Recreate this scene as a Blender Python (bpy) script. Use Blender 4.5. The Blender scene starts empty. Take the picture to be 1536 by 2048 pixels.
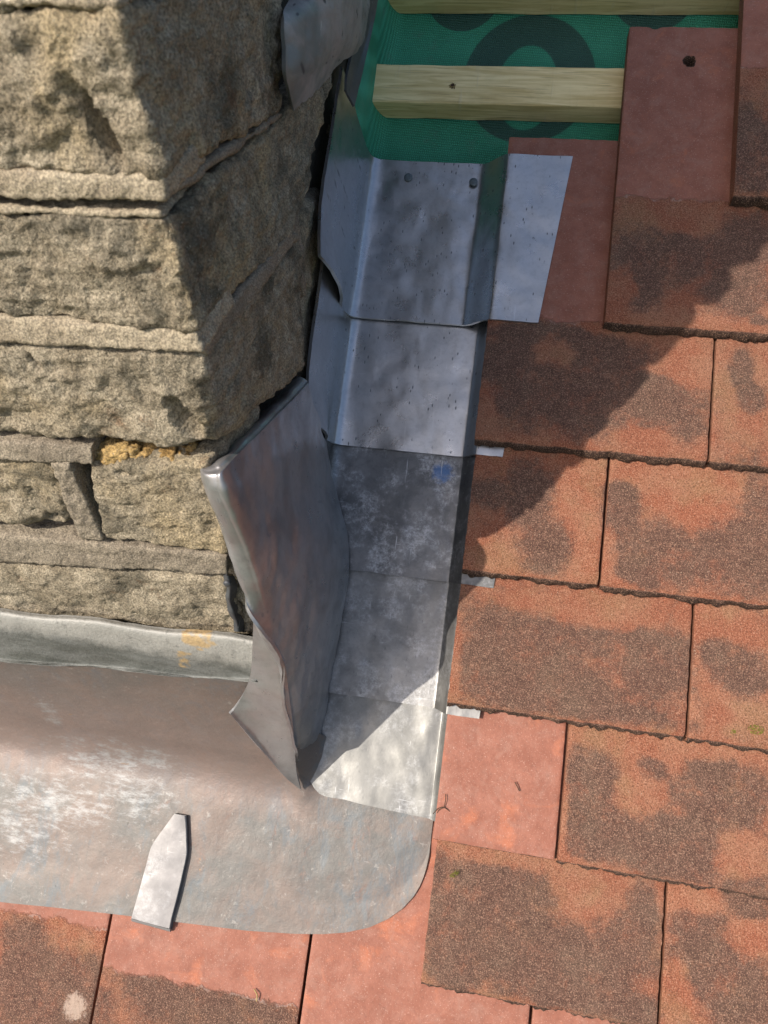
import bpy, math, random
import numpy as np
from mathutils import Vector, Matrix, noise

# ------------------------------------------------------------------ frames
# roof frame, millimetres: u along the courses (right), v up the slope, w out of the slope.
# world frame, metres: X = u, Y = horizontal into the slope, Z = up.  Roof pitch 40 degrees.
PITCH = math.radians(40)
CP, SP = math.cos(PITCH), math.sin(PITCH)
CAM_R = np.array([[0.9838881517159739, 0.12042142942587139, -0.13214682836888153],
                  [0.10929053252720339, -0.9900622473236441, -0.08850042895023574],
                  [-0.1414909340305769, 0.07263212622170234, -0.9872714367526642]])
CAM_C = np.array([10.78209, -102.97627, 552.2577])
FPX = 1450.0

def W(p):
    """roof mm -> world metres (array of points)"""
    p = np.asarray(p, float)
    u, v, w = p[..., 0], p[..., 1], p[..., 2]
    return np.stack([u, v * CP - w * SP, v * SP + w * CP], -1) * 0.001

# ------------------------------------------------------------------ camera, light
sc = bpy.context.scene
cam = bpy.data.cameras.new('camera')
co = bpy.data.objects.new('camera', cam)
sc.collection.objects.link(co)
cx, cy, cz = W(CAM_R[0]) * 1000, -W(CAM_R[1]) * 1000, -W(CAM_R[2]) * 1000
M = Matrix.Identity(4)
for i in range(3):
    M[i][0], M[i][1], M[i][2] = cx[i], cy[i], cz[i]
    M[i][3] = W(CAM_C)[i]
co.matrix_world = M
cam.sensor_fit = 'VERTICAL'
cam.sensor_height = 36.0
cam.lens = FPX / 2048 * 36.0
cam.clip_start = 0.01
cam.clip_end = 2000
cam.dof.use_dof = True
cam.dof.focus_distance = 0.56
cam.dof.aperture_fstop = 20
sc.camera = co

SUN = Vector(W(np.array([0.56, -0.08, -1.0])) * 1000).normalized()    # travel direction of sunlight
S = -SUN
world = bpy.data.worlds.new('World')
sc.world = world
world.use_nodes = True
wt = world.node_tree
wt.nodes.clear()
wo = wt.nodes.new('ShaderNodeOutputWorld')
bg = wt.nodes.new('ShaderNodeBackground')
sky = wt.nodes.new('ShaderNodeTexSky')
sky.sky_type = 'NISHITA'
sky.sun_disc = False
sky.sun_elevation = math.asin(S.z)
sky.sun_rotation = math.atan2(S.x, S.y)
sky.air_density = 1.0
sky.dust_density = 3.0
bg.inputs['Strength'].default_value = 0.15
wt.links.new(sky.outputs[0], bg.inputs[0])
wt.links.new(bg.outputs[0], wo.inputs[0])
sl = bpy.data.lights.new('sun', 'SUN')
sl.energy = 4.1
sl.angle = math.radians(0.53)
sl.color = (1.0, 0.93, 0.84)
so = bpy.data.objects.new('sun', sl)
so.rotation_euler = SUN.to_track_quat('-Z', 'Y').to_euler()
so.location = (-2, -2, 3)
sc.collection.objects.link(so)
vs = sc.view_settings
vs.view_transform = 'Standard'
vs.look = 'None'
vs.gamma = 1
vs.use_curve_mapping = False
vs.exposure = 0.46

# ------------------------------------------------------------------ helpers
COL = sc.collection
rng = random.Random(7)

def ray(x, y):
    return CAM_R.T @ np.array([(x - 768) / FPX, (y - 1024) / FPX, 1.0])
B = np.array([-110.0, -270.0, -20.0])                # foot of the chimney's corner
UPV = np.array([0, SP, CP]); HV = np.array([0, CP, -SP])
def atW(x, y, w):
    r = ray(x, y); return CAM_C + r * (w - CAM_C[2]) / r[2]
def atU(x, y, u):
    r = ray(x, y); return CAM_C + r * (u - CAM_C[0]) / r[0]
def atH(x, y, h):
    r = ray(x, y); return CAM_C + r * ((B @ HV + h) - CAM_C @ HV) / (r @ HV)
def ch(u, h, up):
    """chimney coordinates (u, depth behind the front face, height over the corner's foot) -> roof mm"""
    return np.array([u, B[1] + CP * h + SP * up, B[2] - SP * h + CP * up])

def tag(o, label=None, cat=None, group=None, kind=None):
    if label: o['label'] = label
    if cat: o['category'] = cat
    if group: o['group'] = group
    if kind: o['kind'] = kind
    return o

def mesh_obj(name, verts_world, faces, mat, parent=None, origin=None, smooth=True, attrs=None):
    v = np.asarray(verts_world, float)
    org = v.mean(0) if origin is None else np.asarray(origin, float)
    me = bpy.data.meshes.new(name)
    me.from_pydata((v - org).tolist(), [], faces if isinstance(faces, list) else faces.tolist())
    if smooth:
        me.polygons.foreach_set('use_smooth', [True] * len(me.polygons))
    if attrs:
        for k, a in attrs.items():
            at = me.attributes.new(k, 'FLOAT', 'POINT')
            at.data.foreach_set('value', np.asarray(a, np.float32))
    if mat: me.materials.append(mat)
    me.update()
    o = bpy.data.objects.new(name, me)
    COL.objects.link(o)
    o.location = org
    if parent is not None:
        o.parent = parent
        o.location = Vector(org) - parent.location
    return o

def empty(name, loc):
    o = bpy.data.objects.new(name, None)
    o.empty_display_size = 0.03
    o.location = Vector(loc)
    COL.objects.link(o)
    return o

def fr(p, octv=4, H=0.8):
    return noise.fractal(Vector(p), H, 2.1, octv)

def catmull(P, n):
    """P (k, ...) control rows -> n rows on a Catmull-Rom curve through them"""
    P = np.asarray(P, float)
    k = len(P)
    if k == 2:
        t = np.linspace(0, 1, n).reshape((-1,) + (1,) * (P.ndim - 1))
        return P[0] * (1 - t) + P[1] * t
    E = np.concatenate([[2 * P[0] - P[1]], P, [2 * P[-1] - P[-2]]])
    out = []
    for t in np.linspace(0, k - 1, n):
        i = min(int(t), k - 2); f = t - i
        a, b, c, d = E[i], E[i + 1], E[i + 2], E[i + 3]
        out.append(0.5 * (2 * b + (c - a) * f + (2 * a - 5 * b + 4 * c - d) * f * f + (3 * b - a - 3 * c + d) * f ** 3))
    return np.array(out)

def normals(G):
    du = np.gradient(G, axis=1); dv = np.gradient(G, axis=0)
    n = np.cross(du, dv)
    return n / (np.linalg.norm(n, axis=-1, keepdims=True) + 1e-9)

def sheet(name, ctrl, mat, nr=60, nc=60, thick=1.8, dent=0.5, dscale=28, parent=None, seed=0, flip=False, ragged=0.0, fine=0.0, dense=False):
    """a sheet of metal: control grid of roof-mm points, smoothed, dented and given thickness"""
    G = np.asarray(ctrl, float)
    if not dense:
        G = catmull(G, nr)
        G = catmull(G.transpose(1, 0, 2), nc).transpose(1, 0, 2)
    nr, nc = G.shape[:2]
    N = normals(G)
    if flip: N = -N
    D = np.zeros((nr, nc))
    for i in range(nr):
        for j in range(nc):
            p = G[i, j] / dscale + seed * 7.3
            d = dent * fr(p, 3, 0.9)
            if fine: d += fine * fr(G[i, j] / (dscale * 0.35) + seed, 2)
            D[i, j] = d
    if ragged:
        for j in range(nc):
            for e, s in ((0, 1), (nr - 1, -1)):
                q = noise.noise(Vector((j * 0.23, seed * 3.1 + e, 0))) * ragged
                G[e, j] += (G[e + s, j] - G[e, j]) / (np.linalg.norm(G[e + s, j] - G[e, j]) + 1e-6) * q
    top = G + N * D[..., None]
    bot = top - N * thick
    V = np.concatenate([top.reshape(-1, 3), bot.reshape(-1, 3)])
    F = []
    n = nr * nc
    for i in range(nr - 1):
        for j in range(nc - 1):
            a, b, c, d = i * nc + j, i * nc + j + 1, (i + 1) * nc + j + 1, (i + 1) * nc + j
            q = (a, d, c, b) if flip else (a, b, c, d)
            F.append(q); F.append(tuple(x + n for x in q[::-1]))
    loop = [(0, j) for j in range(nc)] + [(i, nc - 1) for i in range(1, nr)] + [(nr - 1, j) for j in range(nc - 2, -1, -1)] + [(i, 0) for i in range(nr - 2, 0, -1)]
    L = [i * nc + j for i, j in loop]
    base = len(V)
    # rim gets its own vertices so its edge shades crisp
    V = np.concatenate([V, V[L], V[[x + n for x in L]]])
    m = len(L)
    for k in range(m):
        a, b = base + k, base + (k + 1) % m
        q = (a, a + m, b + m, b)
        F.append(q[::-1] if flip else q)
    return mesh_obj(name, W(V), F, mat, parent)

# ------------------------------------------------------------------ materials
class NT:
    def __init__(s, name):
        s.m = bpy.data.materials.new(name); s.m.use_nodes = True
        s.t = s.m.node_tree; s.b = s.t.nodes['Principled BSDF']
        s.obj = s.t.nodes.new('ShaderNodeTexCoord').outputs['Object']
        s.info = s.t.nodes.new('ShaderNodeObjectInfo').outputs['Random']
        g = s.t.nodes.new('ShaderNodeNewGeometry'); s.pos = g.outputs['Position']; s.point = g.outputs['Pointiness']
    def set(s, sock, v):
        if hasattr(v, 'node'): s.t.links.new(v, sock)
        elif isinstance(v, (tuple, list)) and len(v) == 3 and sock.type == 'RGBA': sock.default_value = (*v, 1)
        else: sock.default_value = v
    def node(s, typ, ins=None, **kw):
        n = s.t.nodes.new(typ)
        for k, v in kw.items(): setattr(n, k, v)
        for k, v in (ins or {}).items(): s.set(n.inputs[k], v)
        return n
    def math(s, op, a, b=0.0, c=0.0):
        return s.node('ShaderNodeMath', {0: a, 1: b, 2: c}, operation=op).outputs[0]
    def noise(s, scale, detail=4, rough=0.55, dist=0.0, vec=None, off=None):
        v = vec if vec is not None else s.pos
        if off is not None: v = s.vadd(v, off)
        return s.node('ShaderNodeTexNoise', {'Vector': v, 'Scale': scale, 'Detail': detail, 'Roughness': rough, 'Distortion': dist}).outputs['Fac']
    def vadd(s, v, off):
        c = s.node('ShaderNodeCombineXYZ', {0: off, 1: s.math('MULTIPLY', off, 1.7), 2: s.math('MULTIPLY', off, 2.3)}).outputs[0]
        return s.node('ShaderNodeVectorMath', {0: v, 1: c}, operation='ADD').outputs[0]
    def vscale(s, v, sc_, rot=None):
        n = s.node('ShaderNodeMapping', {'Vector': v, 'Scale': sc_})
        if rot: n.inputs['Rotation'].default_value = rot
        return n.outputs[0]
    def vor(s, scale, feature='F1', vec=None):
        return s.node('ShaderNodeTexVoronoi', {'Vector': vec if vec is not None else s.pos, 'Scale': scale}, feature=feature).outputs['Distance']
    def vor2(s, vec):
        return s.node('ShaderNodeTexVoronoi', {'Vector': vec, 'Scale': 1.0, 'Randomness': 1.0}, voronoi_dimensions='2D').outputs['Distance']
    def ramp(s, f, lo, hi, a=0.0, b=1.0):
        return s.node('ShaderNodeMapRange', {'Value': f, 'From Min': lo, 'From Max': hi, 'To Min': a, 'To Max': b}, interpolation_type='SMOOTHSTEP').outputs[0]
    def mix(s, f, a, b, mode='MIX'):
        n = s.node('ShaderNodeMix', data_type='RGBA', blend_type=mode)
        s.set(n.inputs[0], f); s.set(n.inputs[6], a); s.set(n.inputs[7], b)
        return n.outputs[2]
    def attr(s, name):
        return s.node('ShaderNodeAttribute', attribute_name=name).outputs['Fac']
    def bump(s, h, dist, strength=1.0, prev=None):
        ins = {'Height': h, 'Distance': dist, 'Strength': strength}
        if prev is not None: ins['Normal'] = prev
        return s.node('ShaderNodeBump', ins).outputs[0]
    def out(s, color=None, rough=None, metal=None, normal=None, spec=None):
        for k, v in (('Base Color', color), ('Roughness', rough), ('Metallic', metal), ('Normal', normal), ('Specular IOR Level', spec)):
            if v is not None: s.set(s.b.inputs[k], v)
        return s.m

ROOFVEC = (PITCH, 0, 0)

def stone_mat():
    s = NT('sandstone')
    big = s.noise(14, 4, 0.6, 0.3, off=s.info)
    mid = s.noise(60, 5, 0.65, 0.2)
    grain = s.noise(900, 2, 0.6)
    c = s.mix(s.ramp(mid, 0.3, 0.7), (0.35, 0.285, 0.195), (0.60, 0.505, 0.365))
    c = s.mix(s.ramp(big, 0.48, 0.66), c, (0.56, 0.44, 0.27))                 # ochre
    soot = s.math('MULTIPLY', s.ramp(s.noise(20, 7, 0.75, 0.5, off=s.math('ADD', s.info, 3.3)), 0.47, 0.66), 0.8)
    c = s.mix(soot, c, (0.10, 0.093, 0.07))
    rust = s.math('MULTIPLY', s.ramp(s.noise(34, 5, 0.7, off=s.math('ADD', s.info, 9.1)), 0.6, 0.72), 0.5)
    c = s.mix(rust, c, (0.27, 0.12, 0.05))
    c = s.mix(s.ramp(grain, 0.36, 0.62, 0.0, 1.0), s.mix(0.55, c, (0.05, 0.045, 0.03)), c)
    c = s.mix(s.ramp(s.noise(1500, 1), 0.68, 0.76), c, (0.55, 0.50, 0.38))
    n = s.bump(s.noise(150, 6, 0.75), 0.006, 0.85)
    n = s.bump(s.noise(700, 3, 0.75), 0.0018, 1.0, n)
    return s.out(c, 0.95, 0, n, 0.15)

def mortar_mat(name, a, b):
    s = NT(name)
    c = s.mix(s.ramp(s.noise(40, 5, 0.65), 0.3, 0.7), a, b)
    c = s.mix(s.ramp(s.noise(1100, 2), 0.4, 0.6), s.mix(0.5, c, (0.03, 0.028, 0.025)), c)
    c = s.mix(s.ramp(s.vor(420), 0.16, 0.10), c, (0.42, 0.36, 0.28))
    n = s.bump(s.noise(500, 4, 0.75), 0.0016, 0.9)
    n = s.bump(s.noise(120, 4, 0.6), 0.002, 0.6, n)
    return s.out(c, 0.97, 0, n, 0.12)

def tile_mat():
    s = NT('clay_tile')
    off = s.info
    st = s.attr('stain_shade'); sm = s.attr('unweathered'); pale = s.attr('pale')
    e = s.math('SUBTRACT', s.noise(55, 6, 0.65, 0.4, off=off), 0.5)
    e2 = s.math('SUBTRACT', s.noise(320, 4, 0.7), 0.5)
    f = s.math('ADD', st, s.math('ADD', s.math('MULTIPLY', e, 1.7), s.math('MULTIPLY', e2, 0.9)))
    f = s.math('ADD', f, s.math('MULTIPLY', s.math('SUBTRACT', s.noise(130, 5, 0.7, 0.3, off=off), 0.5), 0.7))
    dark = s.ramp(f, 0.02, 0.80)
    orange = s.mix(s.ramp(s.noise(40, 4, 0.6, off=off), 0.35, 0.68), (0.31, 0.105, 0.056), (0.34, 0.150, 0.086))
    orange = s.mix(s.math('MULTIPLY', s.ramp(s.noise(26, 4, 0.6, off=s.math('ADD', off, 5.0)), 0.5, 0.7), 0.45), orange, (0.28, 0.17, 0.085))
    sand = s.mix(s.ramp(s.noise(240, 3, 0.7), 0.35, 0.65), (0.078, 0.046, 0.036), (0.140, 0.084, 0.062))
    sand = s.mix(s.math('MULTIPLY', s.ramp(s.noise(30, 3, off=s.math('ADD', off, 2.0)), 0.5, 0.7), 0.4), sand, (0.16, 0.12, 0.085))
    c = s.mix(s.math('MULTIPLY', dark, 0.86), orange, sand)
    c = s.mix(s.math('MULTIPLY', s.ramp(s.math('ADD', st, s.math('MULTIPLY', s.math('ADD', e2, e), 2.4)), 0.9, 2.1), 0.88), c, (0.030, 0.017, 0.011))  # near-black of tail faces and nail hole: dirt and painted shade
    gr = s.noise(1150, 2, 0.6)
    c = s.mix(s.ramp(gr, 0.52, 0.68), c, s.mix(0.42, c, (0.66, 0.40, 0.27)))
    c = s.mix(s.ramp(gr, 0.46, 0.34), c, s.mix(0.62, c, (0.03, 0.018, 0.014)))
    c = s.mix(s.math('MULTIPLY', s.ramp(s.vor(300), 0.10, 0.05), s.ramp(s.noise(120, 2), 0.5, 0.58)), c, (0.56, 0.44, 0.33))        # light grains of sand
    c = s.mix(s.math('MULTIPLY', s.info, 0.35), c, s.mix(0.5, c, (0.10, 0.065, 0.05)))      # tiles differ a little in burn
    # face that was under the course above: smooth, pinkish
    f2 = s.math('ADD', sm, s.math('ADD', s.math('MULTIPLY', e, 0.7), s.math('MULTIPLY', e2, 0.25)))
    smooth = s.ramp(f2, 0.42, 0.56)
    pink = s.mix(s.ramp(s.noise(60, 5, 0.6, off=off), 0.3, 0.7), (0.215, 0.081, 0.052), (0.27, 0.110, 0.073))
    pink = s.mix(s.math('MULTIPLY', s.ramp(s.noise(30, 4, 0.6, 0.8, off=s.math('ADD', off, 1.5)), 0.55, 0.72), 0.45), pink, (0.46, 0.15, 0.07))
    pink = s.mix(s.math('MULTIPLY', s.ramp(s.noise(75, 6, 0.75, 0.5, off=s.math('ADD', off, 4.0)), 0.46, 0.70), 0.42), pink, (0.29, 0.165, 0.125))
    pink = s.mix(s.math('MULTIPLY', s.ramp(s.noise(380, 5, 0.8), 0.50, 0.70), 0.5), pink, (0.15, 0.065, 0.045))
    pink = s.mix(s.math('MULTIPLY', s.ramp(s.noise(1000, 2), 0.62, 0.7), 0.3), pink, (0.6, 0.42, 0.34))
    c = s.mix(smooth, c, pink)
    rim = s.math('MULTIPLY', s.ramp(s.math('ABSOLUTE', s.math('SUBTRACT', f2, 0.47)), 0.05, 0.0), s.ramp(s.noise(70, 3, off=off), 0.5, 0.62))
    c = s.mix(s.math('MULTIPLY', rim, 0.5), c, (0.50, 0.36, 0.30))            # lime bloom along the old lap line
    spot = s.ramp(s.math('ADD', pale, s.math('ADD', s.math('MULTIPLY', e2, 1.6), s.math('MULTIPLY', e, 0.6))), 0.45, 0.95)
    c = s.mix(s.math('MULTIPLY', spot, 0.7), c, (0.55, 0.42, 0.33))
    hs = s.math('SUBTRACT', 1.0, s.math('MULTIPLY', smooth, 0.85))
    h = s.math('MULTIPLY', s.noise(620, 4, 0.75), hs)
    n = s.bump(h, 0.0024, 1.0)
    n = s.bump(s.noise(90, 4, 0.6, off=off), 0.0014, 0.5, n)
    r = s.math('SUBTRACT', 0.92, s.math('MULTIPLY', smooth, 0.28))
    return s.out(c, r, 0, n, 0.25)

def lead_mat(name, base=(0.40, 0.41, 0.43), dark=(0.17, 0.18, 0.20), metal=0.9, rough=0.40, tarn=0.5, bumpd=0.0035, pinkf=0.0, marks=0.5, bloom=0.0, scuff=None):
    s = NT(name)
    rv = s.node('ShaderNodeVectorRotate', {'Vector': s.pos, 'Angle': -PITCH}, rotation_type='X_AXIS').outputs[0]   # slope-aligned coordinates
    blot = s.noise(24, 6, 0.62, 0.4, vec=rv, off=s.info)
    c = s.mix(s.math('MULTIPLY', s.ramp(blot, 0.42, 0.64), tarn), base, dark)
    fine = s.noise(210, 6, 0.8, 0.3, vec=rv)
    c = s.mix(s.math('MULTIPLY', s.ramp(fine, 0.45, 0.7), 0.35), c, dark)
    if pinkf:
        c = s.mix(s.math('MULTIPLY', s.ramp(s.noise(30, 5, 0.6, 0.3, off=s.math('ADD', s.info, 4.0)), 0.4, 0.62), pinkf), c, (0.40, 0.27, 0.22))
    if bloom:
        c = s.mix(s.math('MULTIPLY', s.math('MULTIPLY', s.ramp(s.noise(30, 5, 0.7, 0.1, vec=rv, off=s.math('ADD', s.info, 7.0)), 0.46, 0.60), s.ramp(s.noise(260, 6, 0.85, 0.0, vec=rv), 0.38, 0.66)), bloom), c, (0.46, 0.46, 0.46))
    if scuff is not None:
        dd = s.node('ShaderNodeVectorMath', {0: s.pos, 1: tuple(scuff)}, operation='DISTANCE').outputs['Value']
        c = s.mix(s.math('MULTIPLY', s.ramp(s.math('ADD', dd, s.math('MULTIPLY', s.math('SUBTRACT', s.noise(140, 5, 0.8), 0.5), 0.022)), 0.011, 0.002), 0.75), c, (0.05, 0.13, 0.30))
    # small nicks lying along the slope
    vn = s.vscale(rv, (250, 85, 1), (0, 0, 0.12))
    dots = s.ramp(s.vor2(vn), 0.16, 0.08)
    keep = s.ramp(s.noise(90, 3, off=s.info), 0.53, 0.62)
    nick = s.math('MULTIPLY', s.math('MULTIPLY', dots, keep), marks)
    c = s.mix(nick, c, (0.03, 0.03, 0.035))
    # fine bright scratches
    v1 = s.vscale(rv, (55, 900, 300), (0, 0, 0.9)); v2 = s.vscale(rv, (700, 40, 300), (0, 0, 0.25))
    sc1 = s.ramp(s.noise(1.0, 2, 0.5, 0.4, vec=v1), 0.70, 0.76); sc2 = s.ramp(s.noise(1.0, 2, 0.5, 0.4, vec=v2), 0.69, 0.75)
    scr = s.math('MULTIPLY', s.math('MAXIMUM', sc1, sc2), s.ramp(s.noise(18, 2), 0.45, 0.6))
    c = s.mix(s.math('MULTIPLY', scr, 0.4), c, (0.62, 0.62, 0.62))
    r = s.math('ADD', rough, s.math('MULTIPLY', s.math('SUBTRACT', s.noise(45, 5, 0.7, vec=rv), 0.5), 0.45))
    h = s.math('ADD', s.noise(38, 1.0, 0.4, 0.3, vec=s.vscale(rv, (1.25, 0.75, 1), (0, 0, 0.5))), s.math('MULTIPLY', nick, -0.06))
    n = s.bump(h, bumpd, 0.5)
    n = s.bump(s.noise(500, 4, 0.7, vec=rv), 0.00015, 0.5, n)
    return s.out(c, r, s.math('SUBTRACT', metal, s.math('MULTIPLY', nick, metal)), n, 0.5)

def apron_mat():
    s = NT('weathered_lead')
    rv = s.node('ShaderNodeVectorRotate', {'Vector': s.pos, 'Angle': -PITCH}, rotation_type='X_AXIS').outputs[0]
    c = s.mix(s.ramp(s.noise(18, 6, 0.7, 0.4, vec=rv), 0.38, 0.64), (0.112, 0.106, 0.097), (0.150, 0.118, 0.100))
    st_ = s.vscale(rv, (46, 20, 30))
    c = s.mix(s.math('MULTIPLY', s.ramp(s.noise(1.0, 7, 0.75, 0.7, vec=st_, off=1.7), 0.48, 0.66), 0.75), c, (0.105, 0.120, 0.128))   # blue-grey carbonate
    c = s.mix(s.math('MULTIPLY', s.ramp(s.noise(1.0, 7, 0.75, 0.5, vec=s.vscale(rv, (70, 34, 40)), off=4.1), 0.57, 0.72), 0.5), c, (0.18, 0.095, 0.068))       # brick dust
    c = s.mix(s.math('MULTIPLY', s.ramp(s.noise(90, 6, 0.8, 0.3, vec=rv), 0.54, 0.72), 0.35), c, (0.105, 0.10, 0.095))
    c = s.mix(s.math('MULTIPLY', s.ramp(s.noise(130, 5, 0.8, 0.3, vec=rv, off=3.0), 0.58, 0.70), 0.45), c, (0.34, 0.32, 0.29))
    c = s.mix(s.math('MULTIPLY', s.ramp(s.noise(230, 3, 0.6, 0.5, vec=rv, off=5.0), 0.70, 0.76), 0.7), c, (0.05, 0.045, 0.04))
    c = s.mix(s.math('MULTIPLY', s.ramp(s.noise(1.0, 4, 0.6, 0.2, vec=s.vscale(rv, (420, 26, 30))), 0.58, 0.72), 0.22), c, (0.09, 0.085, 0.08))
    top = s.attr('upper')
    c = s.mix(s.math('MULTIPLY', top, 0.62), c, (0.25, 0.178, 0.152))                 # pinkish sheen painted along the bend, lightened against its shading
    # scoured, whitish worn area left of the middle
    vs_ = s.vscale(rv, (70, 190, 60), (0, 0, 0.12))
    worn = s.math('ADD', s.attr('worn'), s.math('MULTIPLY', s.math('SUBTRACT', s.noise(1.0, 9, 0.8, 0.12, vec=vs_), 0.5), 2.6))
    wf = s.ramp(worn, 0.48, 1.0)
    c = s.mix(s.math('MULTIPLY', wf, 0.62), c, (0.31, 0.315, 0.31))
    c = s.mix(s.math('MULTIPLY', s.ramp(s.noise(1.0, 4, 0.7, 1.0, vec=s.vscale(rv, (34, 42, 40)), off=8.2), 0.70, 0.76), 0.5), c, (0.30, 0.17, 0.07))    # rust specks
    c = s.mix(s.math('MULTIPLY', s.ramp(s.noise(420, 4, 0.7, vec=rv), 0.5, 0.7), 0.35), c, (0.17, 0.155, 0.14))
    v1 = s.vscale(rv, (35, 700, 300), (0, 0, 0.08))
    c = s.mix(s.math('MULTIPLY', s.ramp(s.noise(1.0, 3, 0.6, 0.3, vec=v1), 0.66, 0.76), 0.12), c, (0.36, 0.33, 0.30))
    n = s.bump(s.noise(20, 3, 0.5, vec=rv), 0.006, 0.5)
    n = s.bump(s.noise(300, 5, 0.75, vec=rv), 0.0007, 0.6, n)
    return s.out(c, s.math('ADD', 0.42, s.math('MULTIPLY', s.noise(60, 4, vec=rv), 0.24)), 0.34, n, 0.4)

def cover_mat():
    s = NT('grey_lead')
    v = s.vscale(s.pos, (25, 60, 90))
    c = s.mix(s.ramp(s.noise(1.0, 6, 0.7, 0.4, vec=v), 0.35, 0.65), (0.085, 0.087, 0.077), (0.148, 0.150, 0.139))
    z = s.node('ShaderNodeSeparateXYZ', {0: s.obj}).outputs[2]
    edge = s.ramp(s.math('ADD', z, s.math('MULTIPLY', s.math('SUBTRACT', s.noise(45, 5, 0.7), 0.5), 0.03)), 0.010, 0.026)
    c = s.mix(s.math('MULTIPLY', edge, 0.7), c, (0.36, 0.345, 0.31))                    # lime run along the top
    c = s.mix(s.math('MULTIPLY', s.ramp(s.noise(20, 4, 0.7, off=6.6), 0.64, 0.70), 0.7), c, (0.42, 0.27, 0.10))
    c = s.mix(s.ramp(s.noise(300, 3), 0.55, 0.75), c, s.mix(0.4, c, (0.06, 0.06, 0.055)))
    n = s.bump(s.noise(50, 4, 0.6), 0.002, 0.6)
    n = s.bump(s.noise(400, 4, 0.7), 0.0006, 0.7, n)
    return s.out(c, 0.62, 0.2, n, 0.35)

def wood_mat():
    s = NT('treated_softwood')
    v = s.vscale(s.obj, (14, 190, 190))
    g = s.noise(1.0, 5, 0.6, 0.9, vec=v, off=s.info)
    c = s.mix(s.ramp(g, 0.3, 0.7), (0.60, 0.45, 0.20), (0.85, 0.69, 0.37))
    c = s.mix(s.math('MULTIPLY', s.ramp(s.noise(1.0, 3, vec=s.vscale(s.obj, (30, 700, 700))), 0.55, 0.7), 0.4), c, (0.24, 0.15, 0.06))
    c = s.mix(s.math('MULTIPLY', s.ramp(s.noise(20, 4, 0.6, off=s.info), 0.5, 0.72), 0.3), c, (0.36, 0.33, 0.17))   # green preservative
    saw = s.ramp(s.noise(1.0, 2, 0.5, 0.2, vec=s.vscale(s.obj, (260, 22, 22), (0, 0, 0.25))), 0.60, 0.70)
    c = s.mix(s.math('MULTIPLY', s.math('MULTIPLY', saw, s.ramp(s.noise(12, 2), 0.52, 0.62)), 0.4), c, (0.62, 0.52, 0.32))
    n = s.bump(s.math('ADD', s.math('MULTIPLY', g, 0.6), s.math('MULTIPLY', saw, 0.3)), 0.0012, 0.6)
    n = s.bump(s.noise(600, 3), 0.0004, 0.6, n)
    return s.out(c, 0.85, 0, n, 0.2)

def underlay_mat():
    s = NT('green_membrane')
    xyz = s.node('ShaderNodeSeparateXYZ', {0: s.attr_vec('roofuv')}) if hasattr(s, 'attr_vec') else None
    a = s.node('ShaderNodeAttribute', attribute_name='roof_u').outputs['Fac']
    b = s.node('ShaderNodeAttribute', attribute_name='roof_v').outputs['Fac']
    def ell(cu, cv, ru, rv):
        x = s.math('DIVIDE', s.math('SUBTRACT', a, cu), ru); y = s.math('DIVIDE', s.math('SUBTRACT', b, cv), rv)
        return s.math('SQRT', s.math('ADD', s.math('MULTIPLY', x, x), s.math('MULTIPLY', y, y)))
    def ring(cu, cv, ru, rv, iu, iv, ciu=None, civ=None):
        o = s.ramp(ell(cu, cv, ru, rv), 1.015, 0.985)
        i = s.ramp(ell(cu if ciu is None else ciu, cv if civ is None else civ, iu, iv), 0.97, 1.03)
        return s.math('MULTIPLY', o, i)
    r = ring(4, 341, 58, 60, 27, 40, 3, 333)
    r = s.math('MAXIMUM', r, ring(-62, 425, 36, 40, 20, 24))
    r = s.math('MAXIMUM', r, ring(104, 427, 38, 40, 20, 24))
    wob = s.noise(16, 3)
    c = s.mix(s.ramp(wob, 0.3, 0.7), (0.030, 0.195, 0.105), (0.044, 0.255, 0.145))
    # woven scrim
    uv = s.node('ShaderNodeCombineXYZ', {0: a, 1: b}).outputs[0]
    def wave(rot, scl):
        v = s.node('ShaderNodeMapping', {'Vector': uv}).outputs[0]
        n = v.node; n.inputs['Rotation'].default_value = (0, 0, rot)
        x = s.node('ShaderNodeSeparateXYZ', {0: v}).outputs[0]
        return s.math('SINE', s.math('MULTIPLY', x, scl))
    weave = s.math('MULTIPLY', wave(0.75, 2.3), wave(-0.62, 2.3))
    c = s.mix(s.ramp(weave, 0.1, 0.8), c, s.mix(0.7, c, (0.07, 0.42, 0.25)))
    c = s.mix(s.math('MULTIPLY', r, 0.82), c, (0.032, 0.058, 0.048))
    c = s.mix(s.math('MULTIPLY', s.ramp(s.noise(40, 5, 0.7), 0.55, 0.75), 0.3), c, (0.12, 0.15, 0.12))
    n = s.bump(weave, 0.0005, 0.8)
    n = s.bump(s.noise(22, 3), 0.006, 0.5, n)
    return s.out(c, 0.6, 0, n, 0.35)

def plain_mat(name, c, r=0.8, m=0.0, var=0.3, scale=200, bd=0.0005):
    s = NT(name)
    k = s.noise(scale, 4, 0.7)
    col = s.mix(s.math('MULTIPLY', s.ramp(k, 0.35, 0.7), var), c, tuple(x * 0.35 for x in c))
    return s.out(col, r, m, s.bump(k, bd, 0.8), 0.35)

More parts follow.
